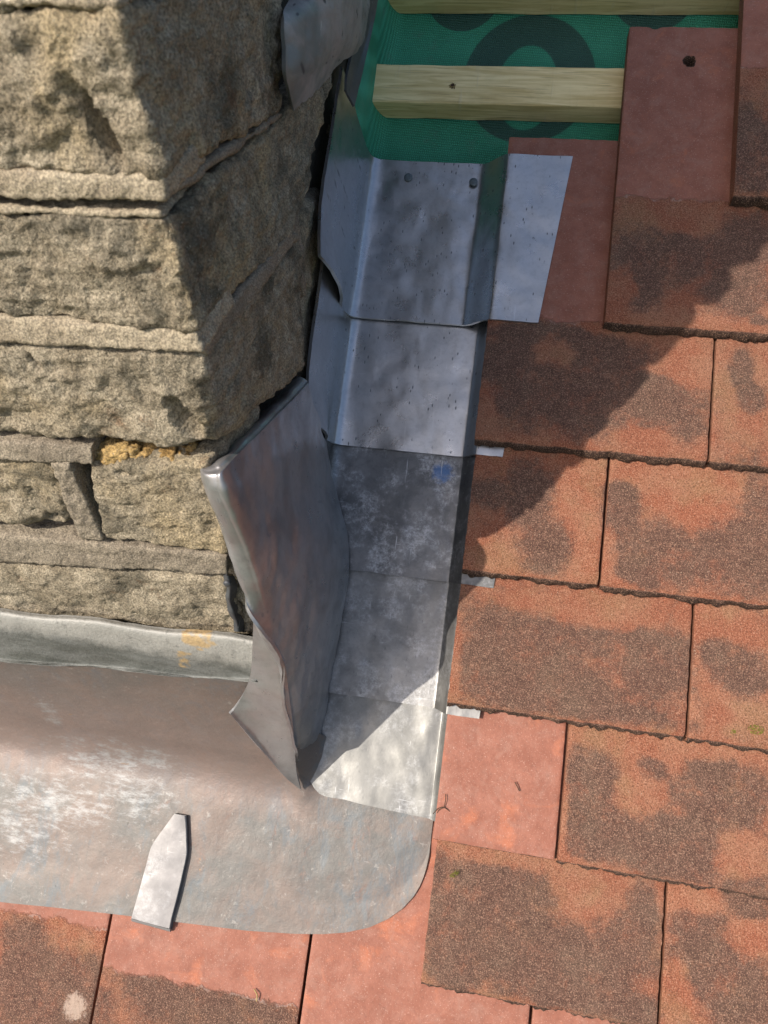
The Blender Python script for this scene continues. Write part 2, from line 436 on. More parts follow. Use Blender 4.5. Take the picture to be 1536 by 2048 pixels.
M_STONE = stone_mat()
M_MORT = mortar_mat('sand_mortar', (0.34, 0.275, 0.19), (0.49, 0.41, 0.29))
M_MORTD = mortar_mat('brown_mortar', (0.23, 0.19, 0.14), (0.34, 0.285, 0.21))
M_OCHRE = mortar_mat('ochre_mortar', (0.36, 0.22, 0.08), (0.50, 0.34, 0.14))
M_TILE = tile_mat()
M_LEAD = lead_mat('new_lead', (0.48, 0.475, 0.47), (0.26, 0.26, 0.26), 0.93, 0.32, 0.15, 0.0015, marks=0.8)
M_LEADW = lead_mat('scuffed_lead', (0.24, 0.232, 0.22), (0.10, 0.098, 0.094), 0.75, 0.48, 0.55, 0.003, bloom=0.55, marks=0.3)
M_LEADK = lead_mat('dark_reflection_lead', (0.185, 0.18, 0.175), (0.07, 0.07, 0.07), 0.75, 0.46, 0.6, 0.002, bloom=0.75, marks=0.2, scuff=W(atW(884, 944, -30)))  # dark reflection of the chimney put into the base colour; bloom and scuff real
M_LEADS = lead_mat('sun_tinted_lead', (0.185, 0.181, 0.168), (0.115, 0.113, 0.105), 0.72, 0.48, 0.5, 0.004, bloom=0.35, marks=0.15)  # lit copy of the lead, the sun's warm tint put into its colour
M_LEADB = lead_mat('warm_lead', (0.385, 0.385, 0.388), (0.20, 0.197, 0.195), 0.66, 0.34, 0.6, 0.003, pinkf=0.10, marks=0.35)
M_LEADF = lead_mat('dull_lead', (0.31, 0.30, 0.29), (0.12, 0.145, 0.14), 0.45, 0.6, 0.75, 0.003, marks=0.9)
M_LEADD = lead_mat('dark_lead', (0.10, 0.105, 0.11), (0.05, 0.05, 0.055), 0.5, 0.5, 0.5, 0.002, marks=0.3)
M_APRON = apron_mat()
M_COVER = cover_mat()
M_WOOD = wood_mat()
M_UNDER = underlay_mat()
M_NAIL = plain_mat('galvanised_steel', (0.13, 0.15, 0.155), 0.5, 0.5, 0.5, 500)
M_CLIP = lead_mat('bright_clip_lead', (0.205, 0.195, 0.19), (0.15, 0.142, 0.138), 0.4, 0.55, 0.4, 0.001, marks=0.15, bloom=0.3)
M_MOSS = plain_mat('moss', (0.20, 0.19, 0.03), 0.95, 0, 0.6, 900)
M_TWIG = plain_mat('dry_stalk', (0.07, 0.04, 0.025), 0.9, 0, 0.5, 700)
M_STRAW = plain_mat('straw', (0.34, 0.24, 0.10), 0.9, 0, 0.4, 700)
M_CORE = plain_mat('core_rubble', (0.07, 0.06, 0.045), 0.97, 0, 0.5, 120, 0.003)
M_GROUND = plain_mat('grass_ground', (0.06, 0.09, 0.03), 1.0, 0, 0.5, 0.8, 0.02)

# ------------------------------------------------------------------ ground
g = 150.0
mesh_obj('ground', [(-g, -g, -6), (g, -g, -6), (g, g, -6), (-g, g, -6)], [(0, 1, 2, 3)], M_GROUND, smooth=False)['kind'] = 'structure'

# ------------------------------------------------------------------ underlay
def build_underlay():
    us = [-900, -600, -300, -200, -160] + [x for x in np.arange(-138, 210, 4.0)] + [240, 300, 420, 600, 900]
    vs_ = [-900, -600, -400, -300] + [x for x in np.arange(-200, 480, 5.0)] + [520, 600, 700, 900, 1200]
    V, A, Bv = [], [], []
    for v in vs_:
        for u in us:
            w = -66 - 2.5 * math.sin(math.pi * ((v - 318) / 100.0)) ** 2 + 0.8 * fr((u / 60, v / 60, 3), 3)
            uu = u
            if u < -116 and v > -40:                              # dressed up the chimney's side
                t = min(1.0, (-116 - u) / 44.0)
                uu = -116 - 15.5 * (1 - (1 - t) ** 3)
                w += 84 * t ** 1.6
                if u < -160: uu = -131.6 + (u + 160) * 0.0005; w += (-160 - u) * 0.01
            V.append((uu, v, w)); A.append(uu); Bv.append(v)
    nu = len(us)
    F = [(i * nu + j, i * nu + j + 1, (i + 1) * nu + j + 1, (i + 1) * nu + j) for i in range(len(vs_) - 1) for j in range(nu - 1)]
    o = mesh_obj('roof_underlay', W(np.array(V)), F, M_UNDER, attrs={'roof_u': A, 'roof_v': Bv})
    tag(o, 'green woven roofing membrane with dark printed ring, under the battens', 'underlay')
build_underlay()

# ------------------------------------------------------------------ battens
def batten(v0, u0, u1, label, nailpx=None):
    L, Wd, Hh = u1 - u0, 35.0, 22.0
    n = 90
    prof = [(0, -22), (0.4, -22.0), (34.6, -22), (35, -21.4), (35, -0.8), (34.2, 0), (17, 0.15), (0.9, 0), (0, -0.9), (0, -11)]
    V, F = [], []
    for i in range(n + 1):
        t = i / n
        u = u0 + L * t
        for (pv, pw) in prof:
            k = fr((u / 40, pv / 9, pw / 9 + v0), 3)
            V.append((u + (0.7 * fr((pv / 3, pw / 3, v0)) if i == 0 else 0), v0 + pv + 0.5 * k + 3.0 * t * (1 if v0 < 350 else 1.6), -43 + pw + 0.35 * k))
    m = len(prof)
    for i in range(n):
        for j in range(m):
            a, b = i * m + j, i * m + (j + 1) % m
            F.append((a, b, b + m, a + m))
    F.append(tuple(range(m - 1, -1, -1))); F.append(tuple(n * m + j for j in range(m)))
    o = mesh_obj('roof_batten', W(np.array(V)), F, M_WOOD, origin=W([u0, v0, -65]), smooth=False)
    o.rotation_euler = (0, 0, 0)
    # turn the mesh into the slope's own axes so that the grain follows the timber
    Rm = Matrix.Rotation(PITCH, 4, 'X')
    o.data.transform(Rm.inverted()); o.rotation_euler = (PITCH, 0, 0)
    tag(o, label, 'batten', 'battens nailed across the underlay')
    return o, Rm

b1, RM = batten(299, -135, 330, 'pale timber batten with a torn nail hole, above the new lead flashing')
b2, _ = batten(399, -140, 420, 'timber batten cut off by the top of the view, with its end beside the stones')
def child_world(o, parent):
    o.parent = parent
    o.matrix_parent_inverse = (Matrix.Translation(parent.location) @ Matrix.Rotation(PITCH, 4, 'X')).inverted()
    return o
def disc(name, c, r, hgt, mat, parent=None, seg=20, jag=0.0, axis='roof', dome=0.25):
    """a nail head: low domed disc lying on the slope at roof point c"""
    V, F = [], []
    prof = [(r, 0), (r, hgt * 0.7), (r * 0.86, hgt), (r * 0.4, hgt * (1 + dome)), (0.001, hgt * (1 + dome))]
    for (rr, z) in prof:
        for k in range(seg):
            a = 2 * math.pi * k / seg
            q = rr * (1 + jag * noise.noise(Vector((math.cos(a) * 2, math.sin(a) * 2, c[0]))))
            V.append((c[0] + q * math.cos(a), c[1] + q * math.sin(a), c[2] + z))
    for i in range(len(prof) - 1):
        for k in range(seg):
            a, b = i * seg + k, i * seg + (k + 1) % seg
            F.append((a, b, b + seg, a + seg))
    return mesh_obj(name, W(np.array(V)), F, mat, parent)
# torn nail hole: a splintered rim of raised fibres round a dark pit with the shank in it
c = atW(905, 172, -43)
V, F = [], []
k = 0
for i in range(9):
    a = i * 2 * math.pi / 9 + 0.3
    r0, r1, ww = 1.6, rng.uniform(2.6, 4.2), 0.55
    d = np.array([math.cos(a), 0.8 * math.sin(a), 0]); t_ = np.array([-math.sin(a), math.cos(a), 0])
    p = [c + d * r0 - t_ * ww + [0, 0, 1.3], c + d * r0 + t_ * ww + [0, 0, 0.9], c + d * r1 + t_ * ww * .6 + [0, 0, 0.1], c + d * r1 - t_ * ww * .6 + [0, 0, 0.1]]
    V += p; F.append((k, k + 1, k + 2, k + 3)); k += 4
sp = child_world(mesh_obj('splinters', W(np.array(V)), F, M_STRAW, smooth=False), b1)
nl = child_world(disc('nail', c + [0.2, -0.3, -0.1], 2.2, 0.5, M_TWIG, jag=0.8), b1)

# ------------------------------------------------------------------ roof tiles
TILT = 0.117
roof = empty('tiled_roof', W([165, 0, 0]))
tag(roof, 'red clay plain tiles in lapped courses, sandy and weathered dark towards their tails', 'roof')

DARK = [(1330,500,115,62),(1275,560,55,60),(1500,480,90,70),(1480,580,70,50),(1060,750,105,100),(1010,720,60,60),(1200,700,110,40),(1160,800,110,70),(1310,790,90,60),(1370,850,40,40),
        (1490,730,24,40),(1510,790,30,30),(1055,990,52,80),(985,985,55,28),(1090,1090,50,55),(1245,1010,38,52),(1330,1110,110,62),(1490,1060,90,130),(1280,1150,60,30),(1230,1060,25,60),
        (1100,1265,190,52),(1090,1370,170,66),(1310,1330,80,90),(960,1330,60,70),(1250,1440,120,40),(1490,1345,50,40),(1440,1300,30,60),
        (1180,1590,62,85),(1300,1690,170,70),(1450,1600,90,85),(1310,1545,30,22),(1200,1680,70,50),(1500,1800,60,50),
        (1000,1800,115,85),(1040,1900,190,72),(1250,1890,64,100),(915,1920,62,70),(870,1800,20,90),(1180,2000,150,35),(1290,1830,30,60),(1420,1910,75,85),(1490,1990,70,60),(1380,1850,25,30),
        (430,2030,220,62),(330,1975,90,40),(90,1990,140,85),(40,1900,60,50),(800,2070,180,45),(1510,300,45,90),(1495,220,25,45),(1080,660,110,30),(1520,640,20,10),(1150,660,40,20),(1490,540,60,40)]
ORNG = [(1380,425,70,26),(1240,575,34,45),(1300,645,120,14),(1112,695,42,28),(965,830,26,55),(1385,720,45,45),(1300,880,60,20),(1420,1000,72,46),(1370,950,130,24),(1212,1110,22,50),(1240,1170,30,14),
        (1170,1225,150,24),(905,1350,14,90),(1440,1240,60,30),(1280,1590,40,40),(1480,1712,38,42),(1300,1485,190,24),(1120,1650,12,90),(1192,1790,66,52),(1010,1712,130,24),(1355,1990,26,60),(1500,1880,40,26),(1400,1810,60,22)]
PALE = [(145,2018,30,30)]
def blobs(lst):
    out = []
    for (x, y, rx, ry) in lst:
        p = atW(x, y, 0.0)
        out.append((p[0], p[1], rx * 0.365, ry * 0.385))
    return out
DARK, ORNG, PALE = blobs(DARK), blobs(ORNG), blobs(PALE)

def tile_mesh(wd, length=265.0, seed=0, rough=1.0, thick=12.0, org=(0, 0), hole=None, sm0=112.0, base=0.0, plain=False, notch=None, step=2.0, allsmooth=False, sides=0.0):
    xs = np.linspace(0, wd, max(8, int(wd / step)) + 1)
    xs = np.unique(np.concatenate([[0, 0.7], xs[1:-1], [wd - 0.7, wd]]))
    ys = np.concatenate([[0.0, 0.9], np.arange(step, 128, step), np.arange(130, length - 5, 7.0), [length - 0.7, length]])
    if sm0 < 0 or step < 2: ys = np.unique(np.concatenate([ys, np.arange(128, length - 2, 3.0)]))
    if hole:
        ys = np.unique(np.concatenate([ys, np.arange(hole[1] - 7, hole[1] + 7.01, 0.9)])); xs = np.unique(np.concatenate([xs, np.arange(hole[0] - 7, hole[0] + 7.01, 0.9)]))
    nx, ny = len(xs), len(ys)
    T = np.zeros((ny, nx, 3)); st = np.zeros((ny, nx)); sm = np.zeros((ny, nx)); pl = np.zeros((ny, nx))
    dj = [rough * 0.42 * (1.3 * fr((x / 22.0 + seed * 3, seed, 0), 3, 0.6) + 0.8 * fr((x / 2.6, seed * 2.0, 5), 3, 0.2) + 3.2 * max(0, fr((x / 7.0, seed * 1.1, 9), 2, 0.5) - 0.35)) for x in xs]
    for i, y in enumerate(ys):
        for j, x in enumerate(xs):
            px, py, pz = x, y, 0.0; holed = False
            fade = max(0.0, 1 - y / 7.0)
            py += dj[j] * fade + rough * 1.6 * fade
            pz -= rough * 1.7 * fade ** 2.0 + rough * 1.1 * max(0, 1 - y / 4.0) * abs(fr((x / 2.6, y / 2.6, seed), 3, 0.4))
            pz += 0.55 * fr((x / 22, y / 22, seed * 1.3), 3) + (0.22 * fr((x / 2.4, y / 2.4, seed), 2, 0.5) if y < 118 else 0.05 * fr((x / 3, y / 3, seed), 2))
            e = min(x, wd - x)
            if e < 2.2:
                pz -= 0.55 * (1 - e / 2.2) ** 2 * (1 + 0.8 * fr((y / 4, seed, x), 2))
            if e < 0.01: px += sides * fr((y / 7.0, x, seed), 3, 0.5)
            if y >= length - 0.8: py += 0.35 * fr((x / 6, seed, 2), 3)
            if notch and y >= length - 2 and abs(x - notch[0]) < notch[1]: py -= notch[2] * (1 - (abs(x - notch[0]) / notch[1]) ** 2)
            if hole:
                r = math.hypot(x - hole[0], (y - hole[1]) * 0.9) * (1 + 0.25 * noise.noise(Vector((math.atan2(y - hole[1], x - hole[0]) * 1.5, seed, 0))))
                if r < 5.0: holed = True
                if r < 4.6: pz -= 10.0 * min(1.0, (4.6 - r) / 1.3)
            T[i, j] = (px, py, pz)
            u, v = org[0] + px, org[1] + py
            s = base - 0.10 - 0.25 * max(0, 1 - e / 7.0) if base <= 0 else base
            if not plain:
                s = -0.1
                for (bu, bv, ru, rv) in DARK:
                    d = ((u - bu) / ru) ** 2 + ((v - bv) / rv) ** 2
                    if d < 2.6: s = max(s, 0.78 * min(1.0, math.exp(-d * d * 0.55) * 1.1))
                for (bu, bv, ru, rv) in ORNG:
                    d = ((u - bu) / ru) ** 2 + ((v - bv) / rv) ** 2
                    if d < 2.6: s -= 0.75 * math.exp(-d * d * 0.6)
            else:
                s = 0.75 * max(0, min(1, (y - 3) / 12)) * max(0, min(1, (82 - y + 22 * noise.noise(Vector((x / 30, seed * 5, 0)))) / 18)) * min(1, e / 12 + 0.2) + 0.5 * noise.noise(Vector((x / 35, y / 35, seed * 2.0)))
            if y < 3: s -= 0.1
            st[i, j] = s
            sm[i, j] = 1.0 if allsmooth else max(0, min(1, 0.5 + (y - sm0) / 26.0))
            if holed: st[i, j] = 2.6; sm[i, j] = 0.0  # shade inside the nail hole painted as dark colour
            for (bu, bv, ru, rv) in PALE:
                d = ((u - bu) / ru) ** 2 + ((v - bv) / rv) ** 2
                if d < 2.5: pl[i, j] = max(pl[i, j], math.exp(-d * d))
    V = T.reshape(-1, 3).tolist(); st = st.ravel().tolist(); sm = sm.ravel().tolist(); pl = pl.ravel().tolist()
    F = [(i * nx + j, i * nx + j + 1, (i + 1) * nx + j + 1, (i + 1) * nx + j) for i in range(ny - 1) for j in range(nx - 1)]
    # broken tail face: three rows of its own, rough and slightly spread at the foot
    def addrow(pts, stv):
        k0 = len(V); V.extend(pts); st.extend([stv] * len(pts)); sm.extend([0.0] * len(pts)); pl.extend([0.0] * len(pts)); return k0
    rows = []
    for q, (zz, yy) in enumerate([(0, 0), (-0.15, -0.45), (-0.4, -0.8), (-0.7, -1.0), (-1, -0.8)]):
        pts = []
        for j, x in enumerate(xs):
            t = T[0, j]
            z = t[2] + (-thick - t[2]) * -zz
            y = t[1] + rough * ((2.9 + 2.2 * fr((x / 13.0, seed * 2.2, 1), 3, 0.5)) * yy + (1.2 * fr((x / 2.6, z / 2.6, seed + 9), 3, 0.4) if 0 < q < 4 else 0))
            pts.append((t[0], y, z))
        rows.append(addrow(pts, 2.0 if q else 0.9))  # tail face coloured dark for dirt and for its own rough self-shadow
    for a, b in zip(rows[:-1], rows[1:]):
        for j in range(nx - 1): F.append((a + j, b + j, b + j + 1, a + j + 1))
    for col in (0, nx - 1):
        a = addrow([tuple(T[i, col]) for i in range(ny)], -0.2)
        b = addrow([(T[i, col][0], T[i, col][1], -thick) for i in range(ny)], -0.2)
        for i in range(ny - 1):
            q = (a + i, a + i + 1, b + i + 1, b + i)
            F.append(q if col == 0 else q[::-1])
    a = addrow([tuple(T[ny - 1, j]) for j in range(nx)], 0); b = addrow([(T[ny - 1, j][0], T[ny - 1, j][1], -thick) for j in range(nx)], 0)
    for j in range(nx - 1): F.append((a + j, a + j + 1, b + j + 1, b + j))
    a = addrow([(T[0, 0][0], T[0, 0][1] - .3, -thick), (T[0, -1][0], T[0, -1][1] - .3, -thick), (wd, length, -thick), (0, length, -thick)], 0)
    F.append((a + 3, a + 2, a + 1, a))
    me = bpy.data.meshes.new('tile')
    me.from_pydata((np.array(V) * 0.001).tolist(), [], F)
    me.polygons.foreach_set('use_smooth', [True] * len(me.polygons))
    for k_, arr in (('stain_shade', st), ('unweathered', sm), ('pale', pl)):
        at = me.attributes.new(k_, 'FLOAT', 'POINT'); at.data.foreach_set('value', np.asarray(arr, np.float32))
    me.materials.append(M_TILE); me.update()
    return me

def place_tile(me, u, v, w=0.0, label=None, rz=0.0, dtilt=0.0):
    o = bpy.data.objects.new('tile', me)
    COL.objects.link(o)
    o.parent = roof
    o.location = Vector(W([u, v, w])) - roof.location
    o.rotation_euler = (PITCH - math.atan(TILT) + dtilt, 0, rz)
    if label: o['label'] = label
    return o

GAP = 2.3
def seen(row, u0, u1, **kw):
    """a tile the photograph shows, tail on course `row` between u0 and u1"""
    label = kw.pop('label', None); w = kw.pop('w', 0.0); rz = kw.pop('rz', 0.0)
    v = row * 100.0 + kw.pop('dv', 0.0)
    g0 = kw.pop('g', GAP)
    wd = u1 - u0 - g0
    sd = abs(int(u0)) * 0.37 + row * 5.1 + 2.0
    me = tile_mesh(wd, seed=sd, org=(u0 + g0 / 2, v), **kw)
    return place_tile(me, u0 + g0 / 2, v, w, label, rz)

seen(2, 165.8, 331, dv=4)
seen(1, 81, 246, hole=(49, 233), notch=(20, 5, 2.2), sm0=108, label='half bare tile with a nail hole at its smooth pink head', dv=-1)
seen(0, -7, 165.6, sm0=104, label='tile with its bare pink head under the top lead soaker', sides=0.4)
seen(0, 165.6, 331)
seen(-1, -5, 97, sides=0.4)
seen(-1, 97, 262)
seen(-2, -5, 167.4, sides=0.4)
seen(-2, 167.4, 332)
seen(-3, -4, 86.4, w=-4.5, rough=0.35, thick=8.0, allsmooth=True, label='smooth unweathered pink tile with a straight tail', g=2.0)
seen(-3, 86.4, 252)
seen(-4, -1, 165.8, sides=0.6, dv=-1.5)
seen(-4, 165.8, 331)
seen(-5, -411, -247, length=205, sm0=88)
seen(-5, -247, -86.7, length=205, sm0=62, g=2.2)
seen(-5, -86.7, 80.8, sm0=30, g=2.6)
seen(-5, 80.8, 246, sm0=80)
# the roof carried on beyond the frame
pool = [tile_mesh(163.4, seed=40 + k * 3.7, plain=True, step=5.0) for k in range(5)]
hidden = set()
for row in range(-8, 7):
    off = 165.6 if row % 2 == 0 else 81.0
    for i in range(-5, 5):
        u = off + i * 165.2
        v = row * 100
        if row <= -6: ok = u > -740
        elif row == -5: ok = u > 240 or (u < -420 and u > -740)
        elif row == -4: ok = u > 325
        elif row <= 0: ok = u > (325 if row % 2 == 0 else 240)
        elif row == 1: ok = u > 240
        elif row == 2: ok = u > 325
        else: ok = u > 165 + (row - 2) * 82
        if not ok: continue
        me = pool[(row * 3 + i * 5) % 5]
        place_tile(me, u + 0.8, v)

# ------------------------------------------------------------------ stone chimney
chim = empty('stone_chimney', W(ch(-110, 0, 0)))
tag(chim, 'rough sandstone chimney stack, lit front and shaded side, rising on the left', 'chimney')

def hexstone(name, C8, mat, r=5.0, amp=2.2, amp2=0.9, step=2.6, seed=0, dents=(), label=None, fscale=26.0, f2=7.0):
    """rounded rough block.  C8: corners indexed [a][b][c]  a left/right, b front/back, c bottom/top (roof mm)"""
    C8 = np.asarray(C8, float)
    l = np.array([np.linalg.norm(C8[1, 0, 0] - C8[0, 0, 0]), np.linalg.norm(C8[1, 1, 1] - C8[1, 0, 1]), np.linalg.norm(C8[1, 0, 1] - C8[1, 0, 0])]) + 1e-3
    r = min(r, 0.46 * l.min())
    n = np.maximum(3, np.minimum(200, (l / step).astype(int)))
    idx = {}; P = []; F = []
    def vid(i, j, k):
        key = (i, j, k)
        if key not in idx:
            idx[key] = len(P); P.append(key)
        return idx[key]
    nx, ny, nz = n
    for i in range(nx):
        for j in range(ny):
            F.append((vid(i, j, 0), vid(i, j + 1, 0), vid(i + 1, j + 1, 0), vid(i + 1, j, 0)))
            F.append((vid(i, j, nz), vid(i + 1, j, nz), vid(i + 1, j + 1, nz), vid(i, j + 1, nz)))
    for i in range(nx):
        for k in range(nz):
            F.append((vid(i, 0, k), vid(i + 1, 0, k), vid(i + 1, 0, k + 1), vid(i, 0, k + 1)))
            F.append((vid(i, ny, k), vid(i, ny, k + 1), vid(i + 1, ny, k + 1), vid(i + 1, ny, k)))
    for j in range(ny):
        for k in range(nz):
            F.append((vid(0, j, k), vid(0, j, k + 1), vid(0, j + 1, k + 1), vid(0, j + 1, k)))
            F.append((vid(nx, j, k), vid(nx, j + 1, k), vid(nx, j + 1, k + 1), vid(nx, j, k + 1)))
    P = np.array(P, float) / n
    q = (P - 0.5) * l
    inner = np.clip(q, -(l / 2 - r), l / 2 - r)
    d = q - inner
    ln = np.linalg.norm(d, axis=1, keepdims=True)
    # cube to rounded box
    q = inner + np.where(ln > 1e-9, d / np.maximum(ln, 1e-9) * np.minimum(r, np.max(np.abs(d), axis=1, keepdims=True)), 0)
    t = q / l + 0.5
    a, b, c = t[:, :1], t[:, 1:2], t[:, 2:]
    X = np.zeros((len(P), 3))
    for ia in (0, 1):
        for ib in (0, 1):
            for ic in (0, 1):
                X += C8[ia, ib, ic] * (a if ia else 1 - a) * (b if ib else 1 - b) * (c if ic else 1 - c)
    Fa = np.array(F)
    fn = np.cross(X[Fa[:, 2]] - X[Fa[:, 0]], X[Fa[:, 3]] - X[Fa[:, 1]])
    N = np.zeros_like(X)
    for k in range(4): np.add.at(N, Fa[:, k], fn)
    N /= np.linalg.norm(N, axis=1, keepdims=True) + 1e-9
    for i in range(len(X)):
        p = X[i]
        up_ = float((p - B) @ UPV)
        s = amp * fr(p / fscale + seed * 3.7, 4, 0.7) + amp2 * fr(p / f2 + seed, 4, 0.55) + 0.35 * amp * fr((p[0] / 55, seed, up_ / 5.5), 3, 0.6)
        X[i] = X[i] + N[i] * s
    for (px, py, rx, ry, rot, depth) in dents:
        cc = atH(px, py, 0)
        U_ = X[:, 0] - cc[0]; Z_ = (X - cc) @ UPV
        cr, sr = math.cos(rot), math.sin(rot)
        e = ((U_ * cr + Z_ * sr) / rx) ** 2 + ((-U_ * sr + Z_ * cr) / ry) ** 2
        hh = (X - B) @ HV
        fall = np.clip(1.25 - e, 0, 1) ** 0.8 * (hh < 25)
        X += HV * (depth * fall)[:, None]
    o = mesh_obj(name, W(X), Fa, mat, chim)
    if label: o['label'] = label
    return o

def block(name, FTL, FTR, FBR, FBL, mat, BTR=None, BBR=None, depth=70, **kw):
    """corners given as roof-mm points; back corners by depth where not seen"""
    dv = HV * depth
    BTR = FTR + dv if BTR is None else BTR
    BBR = FBR + dv if BBR is None else BBR
    C8 = [[[FBL, FTL], [FBL + (BBR - FBR), FTL + (BTR - FTR)]], [[FBR, FTR], [BBR, BTR]]]
    return hexstone(name, C8, mat, **kw)
def far(p, du=-260, dup=0.0):
    return p + np.array([du, 0, 0]) + UPV * dup

# quoins seen in the photograph, top to bottom
q = lambda x, y, h=0.0: atH(x, y, h)
ext = lambda p: np.array([-345.0, *ch(-345, (p - B) @ HV, (p - B) @ UPV)[1:]])      # carried on to the left, out of the frame
s_ = lambda x, y, u=-112.0: atU(x, y, u)
block('stone', ext(q(-140, 22)), q(240, 14), q(330, 352), ext(q(-140, 348)), M_STONE, s_(560, -70), s_(566, 226), r=3.5, amp=2.4, amp2=1.5, step=1.5, seed=1,
      dents=[(203, 270, 3.4, 12, 0.30, 9.0), (150, 190, 3, 7, 0.4, 3.0), (60, 310, 10, 3, 0.1, 2.5)], label='tall weathered corner stone at the top left with a triangular hollow')
block('stone', ext(q(-140, 440)), q(335, 436), q(396, 664), ext(q(-140, 622)), M_STONE, s_(668, 142, -116), s_(588, 470, -113), r=3.5, amp=2.2, amp2=1.4, step=1.5, seed=2,
      label='broad corner stone with a dark, shaded right face')
block('stone', ext(q(-150, 706)), q(408, 704), q(430, 893), ext(q(-150, 872)), M_STONE, s_(602, 462, -113), s_(616, 740, -113), r=6, amp=2.6, amp2=1.3, step=1.6, seed=3,
      dents=[(366, 836, 5.5, 13, 0.30, 8.5), (70, 722, 1.6, 5, 0.5, 4), (20, 840, 12, 5, 0.1, 3)], label='rounded corner stone above the bent lead corner')
block('stone', ext(q(-190, 926)), q(112, 930), q(146, 1052), ext(q(-190, 1050)), M_STONE, r=7, amp=3.2, amp2=1.0, step=2.0, seed=4, dents=[(110, 1035, 6, 4, 0.2, 7), (80, 990, 9, 2, -0.5, 4)],
      label='small cracked stone left of the slanting mortar strip')
block('stone', q(172, 930), q(418, 926), q(462, 1112), q(206, 1082), M_STONE, r=4, amp=2.0, amp2=1.2, step=1.6, seed=5, dents=[(420, 1050, 5, 7, 0.2, 3), (390, 1105, 8, 3, 0, 5), (245, 948, 4, 1.4, 0, 3)],
      label='squarish buff stone beside the lead corner')
block('stone', ext(q(-200, 1118)), q(462, 1160), q(492, 1282, 3), ext(q(-200, 1232, 3)), M_STONE, r=5, amp=2.2, amp2=1.2, step=1.7, seed=6, dents=[(395, 1225, 3, 9, 0.3, 3), (40, 1240, 30, 5, 0.0, 5), (300, 1262, 30, 5, 0, 4)],
      label='long low stone resting above the grey lead strip')
block('stone', q(-30, -60), q(18, -60), q(22, 40), q(-30, 40), M_STONE, r=5, seed=7, depth=50)
block('stone', q(40, -120), q(205, -120), q(232, -6), q(40, -6), M_STONE, s_(500, -160), s_(520, -70), r=6, seed=8)
# stones of the shaded side
def sideblock(TL, TR, BR, BL, u, mat, name='stone', depth=60, **kw):
    p = [atU(x, y, u) for (x, y) in (TL, TR, BR, BL)]
    d = np.array([-depth, 0, 0.0])
    C8 = [[[p[3] + d, p[0] + d], [p[2] + d, p[1] + d]], [[p[3], p[0]], [p[2], p[1]]]]
    return hexstone(name, C8, mat, **kw)
sideblock((578, 448), (648, 372), (660, 560), (604, 585), -131, M_STONE, r=7, amp=3, seed=11)
sideblock((604, 560), (660, 500), (660, 760), (606, 770), -132, M_STONE, r=7, amp=3, seed=12)
sideblock((575, 200), (690, 105), (700, 300), (580, 330), -140, M_STONE, r=8, amp=3, seed=13)
# mortar courses
MO = dict(r=1.6, amp=0.9, amp2=0.8, f2=3.6, step=1.3)
block('mortar', ext(q(-140, -6)), q(232, -10), q(238, 16), ext(q(-140, 24)), M_MORT, seed=20, depth=40, **MO)
block('mortar', ext(q(-140, 350, -0.5)), q(328, 352, -0.5), q(334, 408, -1.0), ext(q(-140, 409, -1.0)), M_MORT, seed=21, depth=40, **MO)
block('mortar', ext(q(-140, 420, 0.5)), q(318, 424, 0.5), q(330, 438, 0.5), ext(q(-140, 442, 0.5)), M_MORT, seed=22, depth=40, **MO)
block('mortar', ext(q(-140, 622, 0)), q(392, 662, 0), q(410, 708, -1.2), ext(q(-140, 698, -1.2)), M_MORT, seed=23, depth=40, **MO)
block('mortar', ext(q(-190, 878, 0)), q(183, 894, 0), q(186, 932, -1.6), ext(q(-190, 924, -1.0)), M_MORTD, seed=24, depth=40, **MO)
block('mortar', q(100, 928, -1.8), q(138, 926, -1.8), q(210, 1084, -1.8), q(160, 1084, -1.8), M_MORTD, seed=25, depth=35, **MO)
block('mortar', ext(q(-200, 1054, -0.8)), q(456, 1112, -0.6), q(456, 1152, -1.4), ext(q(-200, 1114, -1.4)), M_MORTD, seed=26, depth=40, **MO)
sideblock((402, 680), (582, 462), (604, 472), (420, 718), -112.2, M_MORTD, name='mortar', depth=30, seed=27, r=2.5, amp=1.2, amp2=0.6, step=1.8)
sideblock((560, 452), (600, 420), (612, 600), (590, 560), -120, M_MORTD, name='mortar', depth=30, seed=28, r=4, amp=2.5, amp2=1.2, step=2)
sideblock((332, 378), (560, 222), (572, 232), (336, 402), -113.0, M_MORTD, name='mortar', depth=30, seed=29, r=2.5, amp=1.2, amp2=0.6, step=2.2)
for k, (x, y, r_) in enumerate([(208, 912, 6), (232, 916, 7), (258, 914, 6), (282, 922, 5), (330, 922, 4.5), (366, 926, 4)]):
    p = q(x, y, 4)
    a = np.array([r_, 0, 0]); b = UPV * r_ * 0.75
    hexstone('mortar', [[[p - a - b, p - a + b], [p - a - b + HV * 25, p - a + b + HV * 25]], [[p + a - b, p + a + b], [p + a - b + HV * 25, p + a + b + HV * 25]]], M_OCHRE, r=2.5, amp=2.6, amp2=2.0, step=1.1, seed=60 + k, fscale=9, f2=3,
             label='crumbling ochre mortar' )
for k, (x, y, r_, mt) in enumerate([(436, 1022, 5, M_OCHRE), (446, 1062, 6, M_MORT), (452, 1096, 5, M_OCHRE), (470, 1150, 5, M_MORT), (478, 1190, 6, M_STONE), (488, 1230, 7, M_STONE), (492, 1262, 6, M_MORT)]):
    p = q(x, y, 6)
    a = np.array([r_, 0, 0]); b = UPV * r_ * 1.2
    hexstone('mortar', [[[p - a - b, p - a + b], [p - a - b + HV * 25, p - a + b + HV * 25]], [[p + a - b, p + a + b], [p + a - b + HV * 25, p + a + b + HV * 25]]], mt, r=3, amp=2.6, amp2=1.4, step=1.5, seed=70 + k, fscale=9, f2=3)
